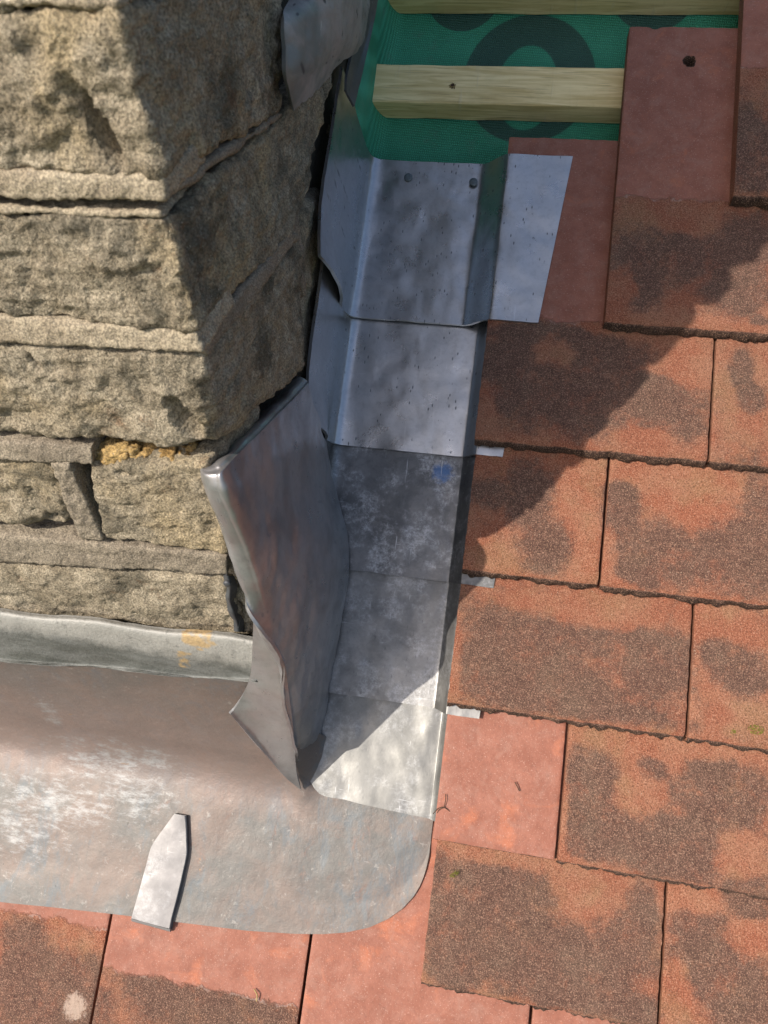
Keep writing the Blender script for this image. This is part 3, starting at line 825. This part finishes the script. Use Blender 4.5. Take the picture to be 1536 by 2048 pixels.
# the core behind the joints, and the courses above and to the left that the frame leaves out
def boxch(name, u0, u1, h0, h1, z0, z1, mat):
    P = [ch(u, h, z) for z in (z0, z1) for h in (h0, h1) for u in (u0, u1)]
    F = [(0, 2, 3, 1), (4, 5, 7, 6), (0, 1, 5, 4), (2, 6, 7, 3), (0, 4, 6, 2), (1, 3, 7, 5)]
    return mesh_obj(name, W(np.array(P)), F, mat, chim, smooth=False)
boxch('core', -640, -139, 14, 520, -120, 1180, M_CORE)
z = 512.0
row = 0
while z < 1160:
    hh = 58 + 14 * math.sin(row * 2.3)
    u = -112.0 - 3 * (row % 2)
    first = True
    k = 0
    while u > -640:
        wd = 150 + 60 * math.sin(row * 1.7 + k * 2.1)
        if u - wd < -600: wd = u + 642
        dp = (190 if row % 2 else 110) if first else 70
        C8 = [[[ch(u - wd, h, zz) for zz in (z, z + hh)] for h in (0, dp)], [[ch(u, h, zz) for zz in (z, z + hh)] for h in (0, dp)]]
        hexstone('stone', C8, M_STONE, r=9, amp=4, amp2=1.2, step=9.0, seed=100 + row * 9 + k)
        u -= wd + 9; first = False; k += 1
    h = (190 if row % 2 else 110) + 9
    while h < 510:
        wd = min(150 + 50 * math.sin(row + h), 515 - h)
        C8 = [[[ch(-190, hh_, zz) for zz in (z, z + hh)] for hh_ in (h, h + wd)], [[ch(-113, hh_, zz) for zz in (z, z + hh)] for hh_ in (h, h + wd)]]
        hexstone('stone', C8, M_STONE, r=9, amp=4, amp2=1.2, step=9.0, seed=300 + row * 9 + h)
        h += wd + 9
    z += hh + 10; row += 1
for (z0, z1) in ((452, 500), (394, 434), (322, 374), (254, 306), (164, 222)):          # left of the frame
    C8 = [[[ch(-640, h, zz) for zz in (z0, z1)] for h in (0, 60)], [[ch(-352, h, zz) for zz in (z0, z1)] for h in (0, 60)]]
    hexstone('stone', C8, M_STONE, r=9, amp=4, amp2=1.2, step=8.0, seed=500 + z0)

# ------------------------------------------------------------------ lead soakers
def soaker(k, label, top, bottom, fl_top, fl_bot, mat, ch_top, ch_bot, up_h, fl_drop=-100.0, u_left=-121.0, end_v=None, mid=0.0, dent=0.6, seed=0, uu=0.0, rise_u=-12.0, leanr=0.0, soft=0.0):
    """bent sheet: upstand on the chimney's side, open channel, roll up over the tile edge, flange between two tile courses"""
    rows = []
    n = 46
    for i in range(n):
        t = i / (n - 1)                                            # 0 top of sheet, 1 tail
        v = top + (bottom - top) * t
        wf = -TILT * (v - fl_drop) + (2.3 if k == 0 else 1.2)                            # face of the tile that the flange lies on
        wc = ch_top + (ch_bot - ch_top) * t
        wc = min(wc, wf - 6)
        fu = fl_top + (fl_bot - fl_top) * t
        ul = u_left + uu * (1 - t)
        curl = (9.0 if k < 3 else 0.0) * (max(0, t - 0.62) / 0.38) ** 2
        prof = [(ul - 4.0 - leanr * t + curl * 0.6, wc + up_h), (ul - 3.4 - leanr * .7 * t + curl * 1.0, wc + up_h * 0.72), (ul - 3.0 - leanr * .4 * t + curl * 0.75, wc + up_h * 0.42), (ul - 2.2 + curl * 0.05, wc + up_h * 0.2), (ul - 1.2, wc + 11), (ul + 0.6, wc + 5.2), (ul + 4.2, wc + 1.7), (ul + 10.0, wc + 0.3),
                (ul + 24, wc), (ul + 45, wc - 0.2 + mid), (ul + 62, wc - 0.1), (rise_u - 12 - soft, wc)]
        for q_ in range(9):
            e_ = q_ / 8.0
            prof.append((rise_u - 3 - soft + (12 + soft) * e_, wc + (wf - wc) * (e_ * e_ * (3 - 2 * e_))))
        prof += [(rise_u + 9 + (fu - rise_u - 9) * 0.35, wf), (rise_u + 9 + (fu - rise_u - 9) * 0.7, wf), (fu, wf)]
        rows.append([(a, v, b) for a, b in prof])
    ctrl = np.array(rows, float)
    if end_v is not None:                                           # tail cut out of square
        for i in range(n):
            t = i / (n - 1)
            for j in range(ctrl.shape[1]):
                f = (ctrl[i, j, 0] + 121) / 115.0
                ctrl[i, j, 1] += end_v(f) * t ** 2
    G = catmull(ctrl.transpose(1, 0, 2), 96).transpose(1, 0, 2)
    o = sheet('lead_soaker', G, mat, dense=True, thick=2.2, dent=dent, dscale=26, seed=seed, flip=True, fine=0.12, ragged=0.5)
    return tag(o, label, 'flashing', 'lead soakers stepping up the chimney side')

sk = soaker(0, 'topmost lead soaker, bluish, nailed twice and wrapped over the tile edge', 246, 99, 47, 33, M_LEAD, -43, -27, 116, fl_drop=0.0, dent=0.6, seed=1, uu=-1, soft=13.0)
for (x, y) in ((817, 357), (947, 368)):
    p = atW(x, y, -42.0)
    disc('nail', p + [0, 0, 1.4 if x < 900 else 2.6], 3.6, 1.2, M_NAIL, sk, dome=0.1)
soaker(1, 'second lead soaker down, pale and pitted, just below the nailed one', 146, -9, 30, 17, M_LEAD, -33.5, -28.0, 92, fl_drop=-100.0, seed=2, dent=0.45)
soaker(2, 'third soaker down, darkest, with pale chalky bloom and a blue scuff', 46, -110, 30, 21, M_LEADK, -33.5, -28.0, 84, fl_drop=-200.0, seed=3, dent=0.3)
soaker(3, 'fourth soaker down, scratched, crossed by the slanting shadow edge', -54, -209, 30, 21, M_LEADW, -37.0, -27.5, 70, fl_drop=-300.0, seed=4, dent=0.3)
soaker(4, 'lowest soaker, bright in the sun and lapped onto the apron', -154, -288, 10, -3, M_LEADS, -37.0, -20.5, 50, fl_drop=-400.0, seed=5, dent=0.5, u_left=-119.0, end_v=lambda f: 40.0 * max(0, 1 - f * 6) + 4.0 * max(0, 1 - f * 1.4) - 3 * f, rise_u=-5.5)

# ------------------------------------------------------------------ apron flashing at the chimney's foot
def build_apron():
    bu = [-640, -420, -348, -248, -190, -136, -100, -77, -60, -43, -30, -20, -13, -9, -6.5, -5]
    bv = [-412, -410, -407.7, -399.5, -396, -392.5, -388.5, -384.7, -380.5, -374, -366, -357, -347.5, -339, -330, -318]
    us = np.concatenate([np.linspace(-640, -140, 60), np.linspace(-136, -30, 44), np.linspace(-28, -5, 22)])
    rows, upper, worn = [], [], []
    T = np.linspace(0, 1, 80)
    for t in T:
        r_, a_, w_ = [], [], []
        for u in us:
            vb = np.interp(u, bu, bv)
            k = 1 / (1 + math.exp((u + 112) / 5.0)) if u > -140 else 1.0   # 1 in front of the stack, 0 beside it
            # path in front of the stack: down the wall, round the bend, down the slope
            if t < 0.28:
                up = 150 + (26 - 150) * t / 0.28; A = ch(u, -6.0, up)
            else:
                s = (t - 0.28) / 0.72
                v0, w0 = ch(u, -6.0, 26)[1:]
                e = 1 - (1 - min(1, s / 0.35)) ** 2
                v = v0 + (vb - v0) * s
                wp = -TILT * (v + 500) + 2.0
                blend = min(1.0, s / 0.30); blend = 1 - (1 - blend) ** 2.2
                wn = w0 - (v0 - v) * 1.19
                A = np.array([u, v, wp + max(0, (w0 - (-TILT * (v0 + 500) + 2.0))) * (1 - blend)])
            v = -246 + (vb + 246) * t
            Bp = np.array([u, v, -TILT * (v + 500) + 1.6 - (2.5 if v > -285 else 0)])
            p = A * k + Bp * (1 - k)
            # gentle dressing waves along the sheet
            p = p + np.array([0, 0, 0.5 * fr((u / 70, p[1] / 45, 3), 3) + 0.9 * max(0, t - 0.85) / 0.15])
            r_.append(p)
            a_.append(k * max(0, min(1, 1.25 - abs(t - 0.30) / 0.22)))
            w_.append(0)
        rows.append(r_); upper.append(a_); worn.append(w_)
    G = np.array(rows)
    o = sheet('apron_flashing', G, M_APRON, dense=True, thick=1.8, dent=0.35, dscale=30, seed=8, flip=True)
    nv = len(o.data.vertices); n = G.shape[0] * G.shape[1]
    up = np.zeros(nv); wo_ = np.zeros(nv)
    up[:n] = np.array(upper).ravel()
    ctr = [(230, 1530, 150, 60), (120, 1600, 150, 60), (270, 1590, 90, 55), (40, 1650, 120, 60), (310, 1520, 60, 40), (150, 1410, 25, 40)]
    P = G.reshape(-1, 3)
    for (x, y, rx, ry) in ctr:
        c_ = atW(x, y, -20)
        d = ((P[:, 0] - c_[0]) / (rx * 0.42)) ** 2 + ((P[:, 1] - c_[1]) / (ry * 0.42)) ** 2
        wo_[:n] = np.maximum(wo_[:n], 0.72 * np.exp(-d * 0.55))
    for k_, a in (('upper', up), ('worn', wo_)):
        at = o.data.attributes.new(k_, 'FLOAT', 'POINT'); at.data.foreach_set('value', a.astype(np.float32))
    tag(o, 'wide weathered lead apron with rounded corner, lying over the lower tiles', 'flashing')
build_apron()

# grey cover flashing standing under the lowest stone
P0 = []
for x in np.linspace(-900, 512, 24):
    t = (x - 0) / 500.0
    t = max(t, -1.8)
    yt, yb = 1222 + 56 * t + 3 * math.sin(x / 40), 1319 + 43 * t + 2.0 * math.sin(x / 55 + 1)
    P0.append([atH(x, yt - 6, -1.5), atH(x, yt + 8, -7.0), atH(x, (yt + yb) / 2, -9), atH(x, yb - 8, -9.5 - 1.2 * math.sin(x / 37)), atH(x, yb, -11.0 - 1.8 * math.sin(x / 37))])
o = sheet('cover_flashing', np.array(P0).transpose(1, 0, 2), M_COVER, nr=26, nc=260, thick=2.0, dent=0.5, dscale=18, seed=9, flip=True, ragged=1.0)
tag(o, 'narrow grey lead strip tucked under the lowest stone, streaked with lime', 'flashing')

# clip holding the apron's edge
cl = empty('lead_clip', W([-208, -360, -16]))
tag(cl, 'pale folded lead clip with a tapered tip, hooked round the apron edge', 'clip')
def clipw(v): return -TILT * (v + 500) + 5.0
Cc = []
for (v, ul, ur, dz) in [(-318.5, -208.5, -198.5, 0.4), (-326, -212.5, -196.6, 0.0), (-335, -217.5, -194.6, 0.0), (-346, -222.6, -192.4, 0), (-360, -224, -192.8, 0), (-378, -225.8, -194, 0.2), (-392, -227.2, -195.2, 0.3), (-398.5, -227.8, -195.6, 0.3)]:
    Cc.append([(ul + (ur - ul) * s, v - (0 if v > -395 else 2 * s), clipw(v) + dz + 0.5 * math.sin(s * 3.1)) for s in (0, 0.04, 0.3, 0.6, 0.96, 1)])
sheet('strap', np.array(Cc), M_CLIP, nr=50, nc=26, thick=2.2, dent=0.25, dscale=14, seed=10, parent=cl, flip=True)
Cc = []
for (dv, dw) in [(0, 0.3), (-1.9, -0.5), (-3.0, -2.4), (-2.6, -4.6), (-0.5, -5.6), (6, -6.3)]:
    Cc.append([(-227.8 + 32.2 * s, -399 - 2 * s + dv, clipw(-399) + dw) for s in (0, 0.3, 0.6, 1)])
sheet('hook', np.array(Cc), M_CLIP, nr=22, nc=14, thick=2.0, dent=0.1, dscale=14, seed=11, parent=cl, flip=True)

# ------------------------------------------------------------------ corner flashing bent round the stack's corner
cf = empty('corner_flashing', W(B))
tag(cf, 'brownish lead corner piece dressed round the stack, creased, with a flared foot', 'flashing')
Uu = lambda x, y, u: atU(x, y, u)
Hh = lambda x, y, h: atH(x, y, h)
Ww = lambda x, y, w: atW(x, y, w)
# (front edge, ridge on the stack's corner, back edge) per level, top to bottom
levels = [
 (Hh(408, 918, 16),  Uu(448, 892, -138), Uu(594, 750, -138)),
 (Hh(401, 930, 3),  Uu(440, 916, -121), Uu(600, 755, -122)),
 (Hh(399, 946, -2.5), Uu(448, 946, -114.2), Uu(618, 780, -113)),
 (Hh(407, 974, -4), Uu(460, 986, -112.6), Uu(641, 850, -113)),
 (Hh(433, 1036, -4.5), Uu(483, 1040, -110.6), Ww(668, 956, -8)),
 (Hh(458, 1108, -5), Uu(510, 1112, -108), Ww(694, 1076, -20)),
 (Hh(483, 1180, -8), Uu(534, 1188, -106.5), Ww(695, 1160, -23)),
 (Hh(507, 1230, -13), Uu(551, 1250, -105.5), Ww(686, 1232, -24)),
 (Hh(530, 1262, -14.5), Uu(561, 1304, -105.5), Ww(671, 1310, -24)),
 (Hh(556, 1298, -15), Uu(576, 1366, -106), Ww(658, 1378, -24)),
 (Hh(566, 1330, -15), Uu(586, 1426, -107.5), Ww(646, 1440, -24)),
 (Hh(572, 1400, -15), Uu(593, 1478, -110), Ww(634, 1486, -22)),
 (Hh(584, 1466, -15), Uu(596, 1512, -112), Ww(620, 1510, -20)),
 (Hh(594, 1506, -15), Uu(599, 1524, -112), Ww(607, 1524, -19)),
]
side = []
nl_ = len(levels)
for k, (f_, r_, b_) in enumerate(levels):
    out_ = np.array([1.0, 0, 0]); big = min(1.0, np.linalg.norm(b_ - r_) / 80.0)
    row_ = [f_, f_ * 0.7 + r_ * 0.3 - HV * 2.6 * big, f_ * 0.28 + r_ * 0.72 - HV * 2.8 * big, r_]
    for t_s in (0.14, 0.3, 0.5, 0.72, 0.9, 1.0):
        bul = 2.0 * math.sin(math.pi * t_s ** 0.7) * big * (1.0 if k > 2 else 0.3)
        row_.append(r_ * (1 - t_s) + b_ * t_s + out_ * bul)
    side.append(row_)
side.insert(2, [np.asarray(a) * 0.5 + np.asarray(b) * 0.5 + np.array([2.0, 0, 0]) - HV * (1.5 if q_ < 4 else 0) + UPV * 1.6 for q_, (a, b) in enumerate(zip(side[1], side[2]))])
sheet('side_sheet', np.array(side), M_LEADB, nr=120, nc=100, thick=1.9, dent=1.5, dscale=26, seed=12, parent=cf, flip=True, fine=0.12)
# the lower piece: comes out from under the lap and flares onto the apron
foot = [
 [Hh(507, 1234, -9.5), Hh(520, 1250, -10), Hh(540, 1276, -10.5), Hh(556, 1300, -10.5), Hh(570, 1326, -10)],
 [Hh(505, 1284, -10), Hh(522, 1300, -11), Hh(542, 1322, -11.5), Hh(560, 1344, -11.5), Hh(576, 1372, -10)],
 [Hh(501, 1348, -11.5), Hh(526, 1370, -12.5), Hh(550, 1390, -13), Hh(570, 1412, -13), Hh(585, 1444, -11.5)],
 [Hh(486, 1390, -13), Hh(518, 1426, -13.5), Hh(548, 1456, -13.5), Hh(572, 1484, -13.5), Hh(590, 1510, -12.5)],
 [Hh(469, 1418, -17), Hh(508, 1466, -16), Hh(540, 1500, -15), Hh(570, 1530, -14.5), Hh(594, 1550, -14)],
 [Hh(460, 1428, -20), Hh(505, 1480, -19), Hh(540, 1520, -17.5), Hh(572, 1556, -16), Hh(602, 1580, -14)],
]
sheet('foot_gusset', np.array(foot), M_LEADB, nr=60, nc=50, thick=1.9, dent=0.6, dscale=24, seed=13, parent=cf, flip=True)

# ------------------------------------------------------------------ upper flap and dark strip
flap = [
 [Uu(596, -40, -112), Uu(630, -50, -100), Uu(680, -60, -98), Uu(722, -70, -104), Uu(735, -75, -116)],
 [Uu(590, 2, -111), Uu(628, 0, -101), Uu(680, -2, -98), Uu(722, -5, -103), Uu(734, -8, -114)],
 [Uu(562, 40, -108), Uu(606, 36, -102), Uu(668, 30, -98), Uu(718, 40, -103), Uu(727, 44, -112)],
 [Uu(566, 96, -106), Uu(600, 90, -102), Uu(652, 84, -99), Uu(700, 82, -104), Uu(716, 88, -110)],
 [Uu(567, 150, -106), Uu(590, 142, -103), Uu(626, 132, -101), Uu(652, 124, -105), Uu(672, 124, -110)],
 [Uu(582, 216, -110), Uu(592, 208, -108), Uu(606, 194, -107), Uu(622, 178, -109), Uu(640, 160, -113)],
]
o = sheet('step_flashing', np.array(flap), M_LEADF, nr=70, nc=56, thick=2.2, dent=1.3, dscale=22, seed=15, fine=0.4, ragged=1.2)
tag(o, 'crumpled dull grey lead flap hanging out of the shaded joint at top', 'flashing')
strip = [
 [Uu(735, -90, -119), Uu(748, -92, -119), Uu(764, -95, -118)],
 [Uu(722, 0, -120), Uu(738, 0, -120), Uu(752, 0, -118)],
 [Uu(704, 90, -121), Uu(722, 92, -121), Uu(735, 90, -118)],
 [Uu(690, 150, -121), Uu(702, 154, -121), Uu(718, 160, -118)],
 [Uu(688, 182, -121), Uu(694, 194, -121), Uu(705, 214, -118)],
]
o = sheet('lead_upstand', np.array(strip), M_LEADD, nr=40, nc=16, thick=1.8, dent=0.4, dscale=20, seed=16)
tag(o, 'dark lead strip standing behind the crumpled flap, beside the membrane', 'flashing')

# wedge of folded lead with a nail, in the end joint of the lowest stone
wd_ = empty('lead_wedge', W(q(466, 1200, 0)))
tag(wd_, 'dark crumpled lead wedge pinned by a round nail, right of lowest stone', 'wedge')
wg = []
for i, (x, y) in enumerate([(455, 1150), (458, 1172), (460, 1195), (466, 1220), (470, 1240), (476, 1262)]):
    a_ = 3 * math.sin(i * 1.9)
    wg.append([q(x - 8 + a_, y, -1.0), q(x + a_, y + 1, -2.5), q(x + 8 + a_, y + 2, 1.0), q(x + 14 + a_, y + 3, 4.0)])
sheet('sheet', np.array(wg), M_LEADD, nr=30, nc=12, thick=1.2, dent=0.9, dscale=7, seed=17, parent=wd_, flip=True)
V, F = [], []
cN = q(455, 1166, -4.0)
seg = 16
for (rr, hh_) in ((2.2, 0), (2.4, -0.8), (1.7, -1.5), (0.01, -1.7)):
    for k in range(seg):
        a_ = 2 * math.pi * k / seg
        V.append(cN + np.array([rr * math.cos(a_), 0, 0]) + UPV * rr * math.sin(a_) + HV * hh_)
for i in range(3):
    for k in range(seg):
        a_, b_ = i * seg + k, i * seg + (k + 1) % seg
        F.append((a_, b_, b_ + seg, a_ + seg))
mesh_obj('nail', W(np.array(V)), F, M_LEADD, wd_)

# ------------------------------------------------------------------ moss, stalks
def moss(px, py, w, r, label, n=70, stretch=1.0, rot=0.0):
    c = atW(px, py, w)
    V, F = [], []
    for i in range(n):
        a = rng.uniform(0, 6.28); d = r * math.sqrt(rng.random())
        x, y = d * math.cos(a) * stretch, d * math.sin(a) / stretch
        x, y = x * math.cos(rot) - y * math.sin(rot), x * math.sin(rot) + y * math.cos(rot)
        p = c + np.array([x, y, rng.uniform(-0.3, 0.5) * (1 - d / r)])
        k = len(V); hgt = rng.uniform(0.5, 1.3); wd = rng.uniform(0.25, 0.5)
        b = rng.uniform(0, 6.28); lean = np.array([rng.uniform(-.7, .7), rng.uniform(-.7, .7), 1.0]) * hgt
        for q_ in range(3):
            V.append(p + wd * np.array([math.cos(b + q_ * 2.09), math.sin(b + q_ * 2.09), 0]))
        V.append(p + lean)
        F += [(k, k + 1, k + 3), (k + 1, k + 2, k + 3), (k + 2, k, k + 3)]
    o = mesh_obj('moss_tuft', W(np.array(V)), F, M_MOSS, smooth=False)
    tag(o, label, 'moss')
moss(1512, 1459, -1.2, 4.2, 'yellow-green moss tuft at the far right edge, on a tile tail', 110, 1.3)
moss(1466, 1464, -1.2, 1.7, 'tiny moss speck just left of the tuft near the right edge', 26)
moss(910, 1747, -7.0, 3.0, 'slanting yellowish moss tuft near the apron corner', 60, 1.6, 0.7)

def stalk(name, polys, rad, mat, label, cat):
    V, F = [], []
    for poly in polys:
        P = catmull(np.array(poly, float), 4 * len(poly)) if len(poly) > 2 else np.array(poly, float)
        for i, p in enumerate(P):
            d = P[min(i + 1, len(P) - 1)] - P[max(i - 1, 0)]
            d = d / (np.linalg.norm(d) + 1e-9)
            s1 = np.cross(d, [0, 0, 1.0]); s1 /= np.linalg.norm(s1) + 1e-9; s2 = np.cross(s1, d)
            for k in range(5):
                a = 2 * math.pi * k / 5
                V.append(p + rad * (math.cos(a) * s1 + math.sin(a) * s2))
            if i:
                b = len(V) - 10
                for k in range(5): F.append((b + k, b + (k + 1) % 5, b + 5 + (k + 1) % 5, b + 5 + k))
    o = mesh_obj(name, W(np.array(V)), F, mat)
    return tag(o, label, cat)
t_ = lambda x, y, h=1.2, w=-8.6: atW(x, y, w + h)
stalk('twig', [[t_(866, 1628), t_(876, 1617, 2), t_(888, 1615, 2.6), t_(902, 1624, 1.0)], [t_(888, 1615, 2.6), t_(891, 1600, 3), t_(891, 1588, 2)], [t_(888, 1615, 2.6), t_(878, 1620, 2), t_(872, 1632, 0.8)]], 0.32, M_TWIG, 'thin forked dry stalk at the soaker edge on the smooth tile', 'twig')
stalk('twig', [[t_(1030, 1564, 0.7), t_(1034, 1572, 1.2), t_(1039, 1582, 0.7)]], 0.4, M_TWIG, 'short dark stalk lying mid smooth pink tile', 'twig')
stalk('straw', [[atW(508, 1978, -6.0), atW(514, 1990, -4.4), atW(513, 2002, -4.8)]], 0.55, M_STRAW, 'curled straw wisp on the tile under the apron', 'straw')
stalk('straw', [[atW(1072, 1158, -10), atW(1085, 1150, -9), atW(1095, 1142, -9.5)]], 0.5, M_STRAW, 'straw splinter at a tile tail in the sun', 'straw')
